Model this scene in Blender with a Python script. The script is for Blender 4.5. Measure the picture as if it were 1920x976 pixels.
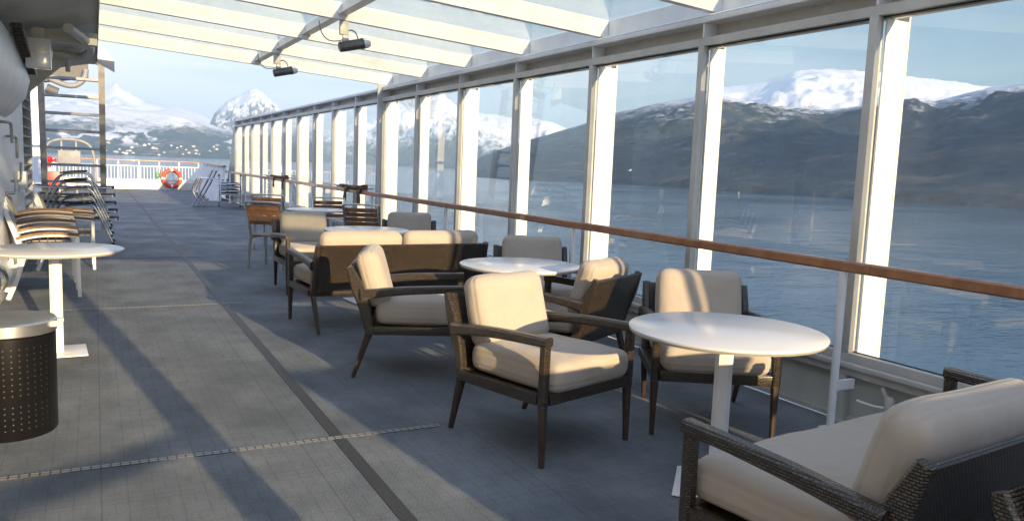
import bpy, bmesh, math, random
from mathutils import Vector, Matrix, noise
R = math.radians
random.seed(7)
for o in list(bpy.data.objects): bpy.data.objects.remove(o)
S = bpy.context.scene
COL = S.collection

# ------------------------------------------------------------ camera
EYE = Vector((0, 0, 1.5))
yaw, pit, rol = R(27.7467), R(6.608), R(2.2636)
f = Vector((math.sin(yaw)*math.cos(pit), math.cos(yaw)*math.cos(pit), -math.sin(pit)))
r0 = Vector((math.cos(yaw), -math.sin(yaw), 0)); u0 = r0.cross(f)
rr = math.cos(rol)*r0 + math.sin(rol)*u0
uu = -math.sin(rol)*r0 + math.cos(rol)*u0
cam = bpy.data.objects.new('camera', bpy.data.cameras.new('camera')); COL.objects.link(cam)
cam.matrix_world = Matrix(((rr.x, uu.x, -f.x, 0), (rr.y, uu.y, -f.y, 0), (rr.z, uu.z, -f.z, EYE.z), (0, 0, 0, 1)))
cam.data.sensor_width = 36; cam.data.lens = 36*1493/1920
cam.data.clip_start = .05; cam.data.clip_end = 80000
S.camera = cam

# ------------------------------------------------------------ light
SUN_AZ, SUN_EL = R(172.2), R(11.8)        # direction TO the sun, measured from +Y towards +X
d = Vector((math.sin(SUN_AZ)*math.cos(SUN_EL), math.cos(SUN_AZ)*math.cos(SUN_EL), math.sin(SUN_EL)))
sun = bpy.data.objects.new('sun', bpy.data.lights.new('sun', 'SUN')); COL.objects.link(sun)
sun.data.energy = 5.0; sun.data.angle = R(.45); sun.data.color = (1, .75, .44)
sun.rotation_euler = d.to_track_quat('Z', 'Y').to_euler()
sun.location = (0, -20, 30)
W = bpy.data.worlds.new('World'); S.world = W; W.use_nodes = True
wn = W.node_tree; N = wn.nodes; Lk = wn.links
N.clear()
out = N.new('ShaderNodeOutputWorld'); bg = N.new('ShaderNodeBackground')
sky = N.new('ShaderNodeTexSky'); sky.sky_type = 'NISHITA'; sky.sun_disc = False
sky.sun_elevation = SUN_EL; sky.sun_rotation = SUN_AZ
sky.altitude = 20; sky.air_density = 1.0; sky.dust_density = .6; sky.ozone_density = 1.6
tc = N.new('ShaderNodeTexCoord'); mp = N.new('ShaderNodeMapping'); mp.inputs['Scale'].default_value = (1.0, 1.0, 7.5)
mp.inputs['Rotation'].default_value = (R(3), R(-4), 0)
nz = N.new('ShaderNodeTexNoise'); nz.inputs['Scale'].default_value = 1.7; nz.inputs['Detail'].default_value = 7; nz.inputs['Roughness'].default_value = .52
rp = N.new('ShaderNodeValToRGB'); rp.color_ramp.elements[0].position = .42; rp.color_ramp.elements[1].position = .60
rp.color_ramp.elements[1].color = (.75, .75, .75, 1)
# cloud bank is thicker towards the fjord's end (+Y) than over the starboard mountains
sx = N.new('ShaderNodeSeparateXYZ'); mr = N.new('ShaderNodeMapRange')
mr.inputs['From Min'].default_value = .62; mr.inputs['From Max'].default_value = -.1
mr.inputs['To Min'].default_value = .30; mr.inputs['To Max'].default_value = 1.0
mu = N.new('ShaderNodeMath'); mu.operation = 'MULTIPLY'
mix = N.new('ShaderNodeMixRGB'); mix.inputs['Color2'].default_value = (9.8, 9.3, 9.7, 1)
Lk.new(tc.outputs['Generated'], mp.inputs['Vector']); Lk.new(mp.outputs['Vector'], nz.inputs['Vector'])
Lk.new(nz.outputs['Fac'], rp.inputs['Fac']); Lk.new(tc.outputs['Generated'], sx.inputs[0])
Lk.new(sx.outputs['X'], mr.inputs['Value']); Lk.new(rp.outputs['Color'], mu.inputs[0]); Lk.new(mr.outputs['Result'], mu.inputs[1])
Lk.new(mu.outputs[0], mix.inputs['Fac']); Lk.new(sky.outputs['Color'], mix.inputs['Color1'])
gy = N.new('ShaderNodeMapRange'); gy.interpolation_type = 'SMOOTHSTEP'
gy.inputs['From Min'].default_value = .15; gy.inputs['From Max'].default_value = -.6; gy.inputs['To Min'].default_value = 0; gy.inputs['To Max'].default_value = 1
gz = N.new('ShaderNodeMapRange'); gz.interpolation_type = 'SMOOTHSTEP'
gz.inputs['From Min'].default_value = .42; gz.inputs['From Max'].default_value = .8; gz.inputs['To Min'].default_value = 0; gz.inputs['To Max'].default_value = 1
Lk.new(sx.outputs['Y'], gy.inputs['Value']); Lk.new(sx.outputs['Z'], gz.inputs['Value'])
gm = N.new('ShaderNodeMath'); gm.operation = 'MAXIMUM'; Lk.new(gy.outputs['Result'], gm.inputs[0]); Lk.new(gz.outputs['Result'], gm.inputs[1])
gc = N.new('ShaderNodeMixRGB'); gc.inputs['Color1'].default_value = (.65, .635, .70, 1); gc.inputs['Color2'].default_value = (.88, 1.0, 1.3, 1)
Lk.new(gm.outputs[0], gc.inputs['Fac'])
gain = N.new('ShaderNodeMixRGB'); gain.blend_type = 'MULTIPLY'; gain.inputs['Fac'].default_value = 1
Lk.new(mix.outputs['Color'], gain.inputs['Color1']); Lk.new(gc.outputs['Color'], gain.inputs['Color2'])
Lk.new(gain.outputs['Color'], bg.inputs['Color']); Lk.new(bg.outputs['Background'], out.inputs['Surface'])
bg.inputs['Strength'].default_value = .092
S.view_settings.view_transform = 'Standard'; S.view_settings.look = 'None'
S.view_settings.gamma = 1; S.view_settings.use_curve_mapping = False
S.view_settings.exposure = 1.43
S.render.engine = 'CYCLES'
S.cycles.max_bounces = 8; S.cycles.transparent_max_bounces = 40; S.cycles.volume_bounces = 0

# ------------------------------------------------------------ materials
def mat(name, base, rough=.5, metal=0, spec=.5, var=0, vscale=6, bump=0, bscale=40, coat=0, base2=None, coord='Object'):
    m = bpy.data.materials.new(name); m.use_nodes = True
    n = m.node_tree.nodes; l = m.node_tree.links; b = n['Principled BSDF']
    b.inputs['Base Color'].default_value = (*base, 1); b.inputs['Roughness'].default_value = rough
    b.inputs['Metallic'].default_value = metal; b.inputs['Specular IOR Level'].default_value = spec
    b.inputs['Coat Weight'].default_value = coat
    c = n.new('ShaderNodeTexCoord')
    if var or base2:
        t = n.new('ShaderNodeTexNoise'); t.inputs['Scale'].default_value = vscale; t.inputs['Detail'].default_value = 6
        l.new(c.outputs[coord], t.inputs['Vector'])
        mx = n.new('ShaderNodeMixRGB'); b2 = base2 or tuple(x*(1-var) for x in base)
        mx.inputs['Color1'].default_value = (*b2, 1); mx.inputs['Color2'].default_value = (*base, 1)
        r_ = n.new('ShaderNodeValToRGB'); r_.color_ramp.elements[0].position = .35; r_.color_ramp.elements[1].position = .62
        l.new(t.outputs['Fac'], r_.inputs['Fac']); l.new(r_.outputs['Color'], mx.inputs['Fac']); l.new(mx.outputs['Color'], b.inputs['Base Color'])
    if bump:
        t2 = n.new('ShaderNodeTexNoise'); t2.inputs['Scale'].default_value = bscale; t2.inputs['Detail'].default_value = 4
        l.new(c.outputs[coord], t2.inputs['Vector'])
        bp = n.new('ShaderNodeBump'); bp.inputs['Strength'].default_value = bump; bp.inputs['Distance'].default_value = .01
        l.new(t2.outputs['Fac'], bp.inputs['Height']); l.new(bp.outputs['Normal'], b.inputs['Normal'])
    return m

M = {}
M['white'] = mat('white_paint', (.80, .80, .78), .38, var=.10, vscale=5, bump=.12, bscale=30)
M['cream'] = mat('cream_paint', (.55, .53, .48), .4, var=.15, vscale=4, bump=.1, bscale=25)
M['greypaint'] = mat('grey_paint', (.52, .52, .46), .45, var=.2, vscale=3, bump=.15, bscale=12)
M['beam'] = mat('beam_paint', (.80, .79, .76), .42, var=.10, vscale=9, bump=.5, bscale=60)
M['steel'] = mat('brushed_steel', (.55, .54, .50), .32, metal=.85, var=.25, vscale=8)
M['alu'] = mat('aluminium', (.62, .62, .60), .3, metal=.9, var=.15, vscale=10)
M['dark'] = mat('dark_rubber', (.02, .02, .022), .55)
M['black'] = mat('black_enamel', (.006, .006, .007), .35, spec=.25)
M['leg'] = mat('dark_stained_wood', (.055, .035, .024), .42, var=.3, vscale=25)
M['teak'] = mat('varnished_teak', (.34, .145, .06), .34, coat=.3, base2=(.24, .095, .038), vscale=9)
M['teakchair'] = mat('oiled_teak_slat', (.23, .11, .048), .5, base2=(.15, .068, .03), vscale=12)
M['weathered'] = mat('weathered_teak', (.36, .31, .26), .7, base2=(.22, .18, .15), vscale=14, bump=.2)
M['tabletop'] = mat('white_laminate', (.58, .59, .60), .24, var=.03)
M['edge'] = mat('beige_laminate_edge', (.40, .38, .31), .5)
M['red'] = mat('red_enamel', (.55, .02, .02), .4)
M['orange'] = mat('lifebuoy_red', (.72, .075, .02), .5, var=.2)
M['navy'] = mat('navy_textile', (.012, .02, .07), .8, base2=(.05, .07, .16), vscale=60)
M['green'] = mat('green_plastic', (.10, .28, .14), .5)
M['blanket'] = mat('brown_wool', (.20, .105, .05), .95, var=.4, vscale=30, bump=.5, bscale=90)
M['lampglass'] = mat('lamp_glass', (.7, .72, .72), .15, coat=.5)
M['gunmetal'] = mat('grey_lamp_housing', (.13, .125, .12), .35, metal=.3, var=.2, vscale=15)

def brickmat(name, c1, c2, mortar, bw, bh, ms, rough, bump, spec=.5, off=.5, noisev=0):
    m = bpy.data.materials.new(name); m.use_nodes = True
    n = m.node_tree.nodes; l = m.node_tree.links; b = n['Principled BSDF']
    uv = n.new('ShaderNodeTexCoord'); br = n.new('ShaderNodeTexBrick'); br.offset = off
    br.inputs['Scale'].default_value = 1; br.inputs['Brick Width'].default_value = bw; br.inputs['Row Height'].default_value = bh
    br.inputs['Mortar Size'].default_value = ms; br.inputs['Mortar Smooth'].default_value = .6
    br.inputs['Color1'].default_value = (*c1, 1); br.inputs['Color2'].default_value = (*c2, 1); br.inputs['Mortar'].default_value = (*mortar, 1)
    l.new(uv.outputs['UV'], br.inputs['Vector'])
    l.new(br.outputs['Color'], b.inputs['Base Color'])
    inv = n.new('ShaderNodeMath'); inv.operation = 'SUBTRACT'; inv.inputs[0].default_value = 1; l.new(br.outputs['Fac'], inv.inputs[1])
    bp = n.new('ShaderNodeBump'); bp.inputs['Strength'].default_value = bump; bp.inputs['Distance'].default_value = .004
    l.new(inv.outputs[0], bp.inputs['Height']); l.new(bp.outputs['Normal'], b.inputs['Normal'])
    b.inputs['Roughness'].default_value = rough; b.inputs['Specular IOR Level'].default_value = spec
    return m
M['wicker'] = brickmat('woven_brown_rattan', (.112, .076, .036), (.036, .025, .014), (.003, .0028, .0025), .018, .0095, .0030, .30, 1.0, .8)

def fabric():
    m = mat('beige_upholstery', (.41, .355, .29), .9, spec=.15, var=.07, vscale=5)
    n = m.node_tree.nodes; l = m.node_tree.links; b = n['Principled BSDF']
    b.inputs['Sheen Weight'].default_value = .15
    c = n.new('ShaderNodeTexCoord'); w = n.new('ShaderNodeTexWave'); w.wave_type = 'BANDS'; w.bands_direction = 'DIAGONAL'
    w.inputs['Scale'].default_value = 120; w.inputs['Distortion'].default_value = .6
    l.new(c.outputs['UV'], w.inputs['Vector'])
    n2 = n.new('ShaderNodeTexNoise'); n2.inputs['Scale'].default_value = 3.6; n2.inputs['Detail'].default_value = 3; n2.inputs['Roughness'].default_value = .45
    l.new(c.outputs['Object'], n2.inputs['Vector'])
    b1 = n.new('ShaderNodeBump'); b1.inputs['Strength'].default_value = .25; b1.inputs['Distance'].default_value = .001
    b2 = n.new('ShaderNodeBump'); b2.inputs['Strength'].default_value = .8; b2.inputs['Distance'].default_value = .03
    l.new(w.outputs['Fac'], b1.inputs['Height']); l.new(n2.outputs['Fac'], b2.inputs['Height'])
    l.new(b2.outputs['Normal'], b1.inputs['Normal']); l.new(b1.outputs['Normal'], b.inputs['Normal'])
    return m
M['fabric'] = fabric()

def glass(name, ior=1.5, tint=(.93, .96, .95), dirt=.03):
    m = bpy.data.materials.new(name); m.use_nodes = True
    n = m.node_tree.nodes; l = m.node_tree.links; n.clear()
    o = n.new('ShaderNodeOutputMaterial'); g = n.new('ShaderNodeNewGeometry'); fr = n.new('ShaderNodeFresnel')
    io = n.new('ShaderNodeMapRange'); io.inputs['To Min'].default_value = ior; io.inputs['To Max'].default_value = 1/ior
    l.new(g.outputs['Backfacing'], io.inputs['Value']); l.new(io.outputs['Result'], fr.inputs['IOR'])
    t = n.new('ShaderNodeBsdfTransparent'); t.inputs['Color'].default_value = (*tint, 1)
    gl = n.new('ShaderNodeBsdfGlossy'); gl.inputs['Roughness'].default_value = .0; gl.inputs['Color'].default_value = (.9, .9, .9, 1)
    mx = n.new('ShaderNodeMixShader'); l.new(fr.outputs['Fac'], mx.inputs['Fac']); l.new(t.outputs[0], mx.inputs[1]); l.new(gl.outputs[0], mx.inputs[2])
    df = n.new('ShaderNodeBsdfTranslucent'); df.inputs['Color'].default_value = (.8, .8, .78, 1)
    c = n.new('ShaderNodeTexCoord'); ns = n.new('ShaderNodeTexNoise'); ns.inputs['Scale'].default_value = 1.3; ns.inputs['Detail'].default_value = 8
    l.new(c.outputs['Object'], ns.inputs['Vector'])
    mr_ = n.new('ShaderNodeMapRange'); mr_.inputs['From Min'].default_value = .42; mr_.inputs['From Max'].default_value = .75
    mr_.inputs['To Min'].default_value = dirt*.3; mr_.inputs['To Max'].default_value = dirt*2
    l.new(ns.outputs['Fac'], mr_.inputs['Value'])
    m2 = n.new('ShaderNodeMixShader'); l.new(mr_.outputs['Result'], m2.inputs['Fac']); l.new(mx.outputs[0], m2.inputs[1]); l.new(df.outputs[0], m2.inputs[2])
    l.new(m2.outputs[0], o.inputs['Surface'])
    return m
M['glass'] = glass('window_glass', 1.5, (.96, .98, .975), .03)
M['roofglass'] = glass('canopy_glass', 1.38, (.93, .97, .95), .11)

def deckmat():
    m = bpy.data.materials.new('deck_matting'); m.use_nodes = True
    n = m.node_tree.nodes; l = m.node_tree.links; b = n['Principled BSDF']
    c = n.new('ShaderNodeTexCoord')
    def brick(bw, bh, ms, off):
        br = n.new('ShaderNodeTexBrick'); br.offset = off; br.inputs['Scale'].default_value = 1
        br.inputs['Brick Width'].default_value = bw; br.inputs['Row Height'].default_value = bh
        br.inputs['Mortar Size'].default_value = ms; br.inputs['Mortar Smooth'].default_value = .3
        l.new(c.outputs['Object'], br.inputs['Vector']); return br
    mats = brick(.105, 4.18, .0026, 0); dots = brick(.105, .105, .006, .5)      # long seams between the mat strips
    tiles = brick(.945, .62, .004, 0)       # faint tile joints
    fine = brick(.021, .019, .004, .5)      # honeycomb anti-slip texture
    n1 = n.new('ShaderNodeTexNoise'); n1.inputs['Scale'].default_value = 1.4; n1.inputs['Detail'].default_value = 8
    n2 = n.new('ShaderNodeTexNoise'); n2.inputs['Scale'].default_value = 95; n2.inputs['Detail'].default_value = 5; n2.inputs['Roughness'].default_value = .7
    l.new(c.outputs['Object'], n1.inputs['Vector']); l.new(c.outputs['Object'], n2.inputs['Vector'])
    base = n.new('ShaderNodeMixRGB'); base.inputs['Color1'].default_value = (.148, .170, .190, 1); base.inputs['Color2'].default_value = (.248, .275, .295, 1)
    r_ = n.new('ShaderNodeValToRGB'); r_.color_ramp.elements[0].position = .3; r_.color_ramp.elements[1].position = .7
    l.new(n1.outputs['Fac'], r_.inputs['Fac']); l.new(r_.outputs['Color'], base.inputs['Fac'])
    sp = n.new('ShaderNodeMixRGB'); sp.blend_type = 'MULTIPLY'; sp.inputs['Fac'].default_value = .55
    r2 = n.new('ShaderNodeValToRGB'); r2.color_ramp.elements[0].position = .3; r2.color_ramp.elements[0].color = (.45, .45, .45, 1); r2.color_ramp.elements[1].position = .62
    l.new(n2.outputs['Fac'], r2.inputs['Fac']); l.new(base.outputs[0], sp.inputs['Color1']); l.new(r2.outputs['Color'], sp.inputs['Color2'])
    a = n.new('ShaderNodeMixRGB'); a.inputs['Color2'].default_value = (.065, .07, .075, 1)
    k = n.new('ShaderNodeMath'); k.operation = 'MULTIPLY'; k.inputs[1].default_value = .20; l.new(mats.outputs['Fac'], k.inputs[0])
    l.new(k.outputs[0], a.inputs['Fac']); l.new(sp.outputs[0], a.inputs['Color1'])
    sm = n.new('ShaderNodeMapping'); sm.inputs['Scale'].default_value = (1.3, .8, 1); l.new(c.outputs['Object'], sm.inputs['Vector'])
    n3 = n.new('ShaderNodeTexNoise'); n3.inputs['Scale'].default_value = 1.6; n3.inputs['Detail'].default_value = 9; n3.inputs['Roughness'].default_value = .68
    l.new(sm.outputs['Vector'], n3.inputs['Vector'])
    r4 = n.new('ShaderNodeValToRGB'); r4.color_ramp.elements[0].position = .40; r4.color_ramp.elements[0].color = (.80, .80, .80, 1); r4.color_ramp.elements[1].position = .68; r4.color_ramp.elements[1].color = (1.28, 1.27, 1.24, 1)
    l.new(n3.outputs['Fac'], r4.inputs['Fac'])
    wr = n.new('ShaderNodeMixRGB'); wr.blend_type = 'MULTIPLY'; wr.inputs['Fac'].default_value = .9; l.new(a.outputs[0], wr.inputs['Color1']); l.new(r4.outputs['Color'], wr.inputs['Color2'])
    dt = n.new('ShaderNodeMixRGB'); dt.inputs['Color2'].default_value = (.07, .078, .088, 1)
    kd = n.new('ShaderNodeMath'); kd.operation = 'MULTIPLY'; kd.inputs[1].default_value = .16; l.new(dots.outputs['Fac'], kd.inputs[0])
    l.new(kd.outputs[0], dt.inputs['Fac']); l.new(wr.outputs[0], dt.inputs['Color1']); a = dt
    a2 = n.new('ShaderNodeMixRGB'); a2.inputs['Color2'].default_value = (.07, .075, .08, 1)
    k2 = n.new('ShaderNodeMath'); k2.operation = 'MULTIPLY'; k2.inputs[1].default_value = .3; l.new(tiles.outputs['Fac'], k2.inputs[0])
    l.new(k2.outputs[0], a2.inputs['Fac']); l.new(a.outputs[0], a2.inputs['Color1'])
    l.new(a2.outputs[0], b.inputs['Base Color'])
    b.inputs['Roughness'].default_value = .65; b.inputs['Specular IOR Level'].default_value = .18
    iv = n.new('ShaderNodeMath'); iv.operation = 'SUBTRACT'; iv.inputs[0].default_value = 1; l.new(fine.outputs['Fac'], iv.inputs[1])
    ad = n.new('ShaderNodeMath'); l.new(iv.outputs[0], ad.inputs[0]); l.new(n2.outputs['Fac'], ad.inputs[1])
    bp = n.new('ShaderNodeBump'); bp.inputs['Strength'].default_value = .9; bp.inputs['Distance'].default_value = .007
    l.new(ad.outputs[0], bp.inputs['Height'])
    bp2 = n.new('ShaderNodeBump'); bp2.invert = True; bp2.inputs['Strength'].default_value = .3; bp2.inputs['Distance'].default_value = .004
    l.new(mats.outputs['Fac'], bp2.inputs['Height']); l.new(bp.outputs['Normal'], bp2.inputs['Normal']); l.new(bp2.outputs['Normal'], b.inputs['Normal'])
    return m
M['deck'] = deckmat()
M['joint'] = brickmat('perforated_joint_strip', (.30, .30, .28), (.27, .27, .25), (.05, .05, .05), .042, .5, .005, .5, .8, off=0)
M['grate'] = brickmat('drain_grating', (.010, .012, .014), (.010, .012, .014), (.06, .065, .07), .016, .012, .0022, .5, .8, off=.5)
M['louvre'] = M['cream']

def watermat():
    m = bpy.data.materials.new('fjord_water'); m.use_nodes = True
    n = m.node_tree.nodes; l = m.node_tree.links; b = n['Principled BSDF']
    b.inputs['Base Color'].default_value = (.018, .062, .110, 1); b.inputs['Roughness'].default_value = .12; b.inputs['IOR'].default_value = 1.33
    g = n.new('ShaderNodeNewGeometry')
    def nt(scale, stretch, det, rot):
        mp_ = n.new('ShaderNodeMapping'); mp_.inputs['Scale'].default_value = stretch; mp_.inputs['Rotation'].default_value = (0, 0, rot)
        t = n.new('ShaderNodeTexNoise'); t.inputs['Scale'].default_value = scale; t.inputs['Detail'].default_value = det
        l.new(g.outputs['Position'], mp_.inputs['Vector']); l.new(mp_.outputs['Vector'], t.inputs['Vector']); return t
    a = nt(.55, (1, 2.2, 1), 5, .5); c = nt(.09, (1, 2.0, 1), 4, .9); e = nt(.004, (1, 3, 1), 3, .4)
    ad = n.new('ShaderNodeMath'); ad.operation = 'MULTIPLY_ADD'; ad.inputs[1].default_value = 3.0
    l.new(c.outputs['Fac'], ad.inputs[0]); l.new(a.outputs['Fac'], ad.inputs[2])
    st = n.new('ShaderNodeMapRange'); st.inputs['From Min'].default_value = .35; st.inputs['From Max'].default_value = .65
    st.inputs['To Min'].default_value = .06; st.inputs['To Max'].default_value = .36; l.new(e.outputs['Fac'], st.inputs['Value'])
    bp = n.new('ShaderNodeBump'); bp.inputs['Distance'].default_value = .55
    l.new(st.outputs['Result'], bp.inputs['Strength']); l.new(ad.outputs[0], bp.inputs['Height']); l.new(bp.outputs['Normal'], b.inputs['Normal'])
    return m
M['water'] = watermat()

def landmat(name, snow0, snow1, nscale, rockc=(.10, .075, .055), forest=(.022, .030, .026), fmix=.5, patch=.0, snowc=(.55, .58, .64), steep=0, tex=.85):
    m = bpy.data.materials.new(name); m.use_nodes = True
    n = m.node_tree.nodes; l = m.node_tree.links; b = n['Principled BSDF']
    b.inputs['Roughness'].default_value = .9; b.inputs['Specular IOR Level'].default_value = .1
    g = n.new('ShaderNodeNewGeometry'); s = n.new('ShaderNodeSeparateXYZ'); l.new(g.outputs['Position'], s.inputs[0])
    def nt(sc, det=8, ro=.6):
        t = n.new('ShaderNodeTexNoise'); t.inputs['Scale'].default_value = sc; t.inputs['Detail'].default_value = det; t.inputs['Roughness'].default_value = ro
        l.new(g.outputs['Position'], t.inputs['Vector']); return t
    big = nt(nscale); sm = nt(nscale*9, 6, .7)
    # snow = altitude + noise
    ad = n.new('ShaderNodeMath'); ad.operation = 'MULTIPLY_ADD'; ad.inputs[1].default_value = (snow1-snow0)*1.6
    l.new(big.outputs['Fac'], ad.inputs[0]); l.new(s.outputs['Z'], ad.inputs[2])
    ad2 = n.new('ShaderNodeMath'); ad2.operation = 'MULTIPLY_ADD'; ad2.inputs[1].default_value = (snow1-snow0)*1.5
    l.new(sm.outputs['Fac'], ad2.inputs[0]); l.new(ad.outputs[0], ad2.inputs[2])
    mid = (snow0+snow1)/2 + (snow1-snow0)*1.55
    sn_ = n.new('ShaderNodeSeparateXYZ'); l.new(g.outputs['Normal'], sn_.inputs[0])
    st_ = n.new('ShaderNodeMath'); st_.operation = 'MULTIPLY_ADD'; st_.inputs[1].default_value = steep*1.4; l.new(sn_.outputs['Z'], st_.inputs[0]); l.new(ad2.outputs[0], st_.inputs[2])
    mid += steep*1.4*.92; ad2 = st_
    mr_ = n.new('ShaderNodeMapRange'); mr_.inputs['From Min'].default_value = mid-(snow1-snow0)*.28; mr_.inputs['From Max'].default_value = mid+(snow1-snow0)*.28
    l.new(ad2.outputs[0], mr_.inputs['Value'])
    fr = n.new('ShaderNodeValToRGB'); fr.color_ramp.elements[0].position = fmix-.06; fr.color_ramp.elements[1].position = fmix+.06
    mid2 = nt(nscale*2.2, 7, .65); l.new(mid2.outputs['Fac'], fr.inputs['Fac'])
    gr = n.new('ShaderNodeMixRGB'); gr.inputs['Color1'].default_value = (*rockc, 1); gr.inputs['Color2'].default_value = (*forest, 1); l.new(fr.outputs['Color'], gr.inputs['Fac'])
    v = n.new('ShaderNodeMixRGB'); v.blend_type = 'MULTIPLY'; v.inputs['Fac'].default_value = tex; l.new(gr.outputs[0], v.inputs['Color1'])
    r3 = n.new('ShaderNodeValToRGB'); r3.color_ramp.elements[0].position = .40; r3.color_ramp.elements[0].color = (.25, .25, .28, 1); r3.color_ramp.elements[1].position = .60; r3.color_ramp.elements[1].color = (1.5, 1.5, 1.5, 1)
    vn = nt(nscale*9, 8, .78); l.new(vn.outputs['Fac'], r3.inputs['Fac']); l.new(r3.outputs['Color'], v.inputs['Color2'])
    last = v.outputs[0]
    fac = mr_.outputs['Result']
    if patch:
        pn = nt(nscale*1.3, 5, .55); pr = n.new('ShaderNodeMapRange'); pr.inputs['From Min'].default_value = .60-patch; pr.inputs['From Max'].default_value = .63-patch
        l.new(pn.outputs['Fac'], pr.inputs['Value'])
        mxx = n.new('ShaderNodeMath'); mxx.operation = 'MAXIMUM'; l.new(fac, mxx.inputs[0]); l.new(pr.outputs['Result'], mxx.inputs[1])
        lo = n.new('ShaderNodeMapRange'); lo.inputs['From Min'].default_value = 40; lo.inputs['From Max'].default_value = 90; l.new(s.outputs['Z'], lo.inputs['Value'])
        ml = n.new('ShaderNodeMath'); ml.operation = 'MULTIPLY'; l.new(mxx.outputs[0], ml.inputs[0]); l.new(lo.outputs['Result'], ml.inputs[1]); fac = ml.outputs[0]
    sn = n.new('ShaderNodeMixRGB'); sn.inputs['Color2'].default_value = (*snowc, 1); l.new(last, sn.inputs['Color1']); l.new(fac, sn.inputs['Fac'])
    l.new(sn.outputs[0], b.inputs['Base Color'])
    bp = n.new('ShaderNodeBump'); bp.inputs['Strength'].default_value = .8; bp.inputs['Distance'].default_value = .25/nscale*.02*6
    l.new(sm.outputs['Fac'], bp.inputs['Height']); l.new(bp.outputs['Normal'], b.inputs['Normal'])
    return m

# ------------------------------------------------------------ mesh helpers
def bm_new(): return bmesh.new()
def box(bm, c, s, rot=None, bev=0, seg=2):
    mtx = Matrix.Translation(c) @ (rot.to_4x4() if rot is not None else Matrix()) @ Matrix.Diagonal((*s, 1))
    vs = bmesh.ops.create_cube(bm, size=1, matrix=mtx)['verts']
    if bev:
        es = list({e for v in vs for e in v.link_edges})
        bmesh.ops.bevel(bm, geom=es, offset=bev, segments=seg, affect='EDGES', profile=.6)
    return bm
def box2(bm, a, b, bev=0, seg=2):
    a = Vector(a); b = Vector(b)
    return box(bm, (a+b)/2, [abs(x) for x in (b-a)], bev=bev, seg=seg)
def frame(dv, up):
    z = dv.normalized(); x = Vector(up).cross(z)
    if x.length < 1e-5: x = Vector((1, 0, 0)).cross(z)
    x.normalize(); y = z.cross(x); return x, y
def loft(bm, pts, sizes, up=(0, 0, 1), round_=False, n=12, twist=None):
    """tube/bar through pts; sizes = (w,h) per point (rect) or r per point (round)"""
    pts = [Vector(p) for p in pts]; rings = []
    if isinstance(sizes, list) and len(sizes) != len(pts):      # spread the given sizes evenly along the path
        m0 = len(sizes)-1; new = []
        for i in range(len(pts)):
            u_ = m0*i/(len(pts)-1); k_ = min(int(u_), m0-1); w_ = u_-k_; A, B = sizes[k_], sizes[k_+1]
            new.append(tuple(a*(1-w_)+b*w_ for a, b in zip(A, B)) if isinstance(A, tuple) else A*(1-w_)+B*w_)
        sizes = new
    for i, p in enumerate(pts):
        dv = (pts[min(i+1, len(pts)-1)] - pts[max(i-1, 0)])
        x, y = frame(dv, up); s = sizes[i] if isinstance(sizes, list) else sizes
        if round_:
            ring = [bm.verts.new(p + x*s*math.cos(2*math.pi*k/n) + y*s*math.sin(2*math.pi*k/n)) for k in range(n)]
        else:
            w, h = s; c_ = min(w, h)*.22
            loop = [(-w/2+c_, -h/2), (w/2-c_, -h/2), (w/2, -h/2+c_), (w/2, h/2-c_), (w/2-c_, h/2), (-w/2+c_, h/2), (-w/2, h/2-c_), (-w/2, -h/2+c_)]
            ring = [bm.verts.new(p + x*a + y*b) for a, b in loop]
        rings.append(ring)
    for A, B in zip(rings, rings[1:]):
        m_ = len(A)
        for k in range(m_): bm.faces.new((A[k], A[(k+1) % m_], B[(k+1) % m_], B[k]))
    bm.faces.new(rings[0][::-1]); bm.faces.new(rings[-1])
    return bm
def tube(bm, pts, r, n=10): return loft(bm, pts, r, round_=True, n=n)
def smoothpts(pts, it=3):
    pts = [Vector(p) for p in pts]
    for _ in range(it):
        q = [pts[0]]
        for a, b in zip(pts, pts[1:]): q += [a.lerp(b, .25), a.lerp(b, .75)]
        q.append(pts[-1]); pts = q
    return pts
def lathe(bm, prof, c=(0, 0, 0), n=48):
    rings = []
    for r_, z in prof:
        rings.append([bm.verts.new((c[0]+r_*math.cos(2*math.pi*k/n), c[1]+r_*math.sin(2*math.pi*k/n), c[2]+z)) for k in range(n)])
    for A, B in zip(rings, rings[1:]):
        for k in range(n): bm.faces.new((A[k], A[(k+1) % n], B[(k+1) % n], B[k]))
    bm.faces.new(rings[0][::-1]); bm.faces.new(rings[-1]); return bm
def prism(bm, poly, ext):
    """poly: 3D points, ext: extrusion vector"""
    ext = Vector(ext); A = [bm.verts.new(p) for p in poly]; B = [bm.verts.new(Vector(p)+ext) for p in poly]
    n = len(poly); bm.faces.new(A[::-1]); bm.faces.new(B)
    for k in range(n): bm.faces.new((A[k], A[(k+1) % n], B[(k+1) % n], B[k]))
    return bm
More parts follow.
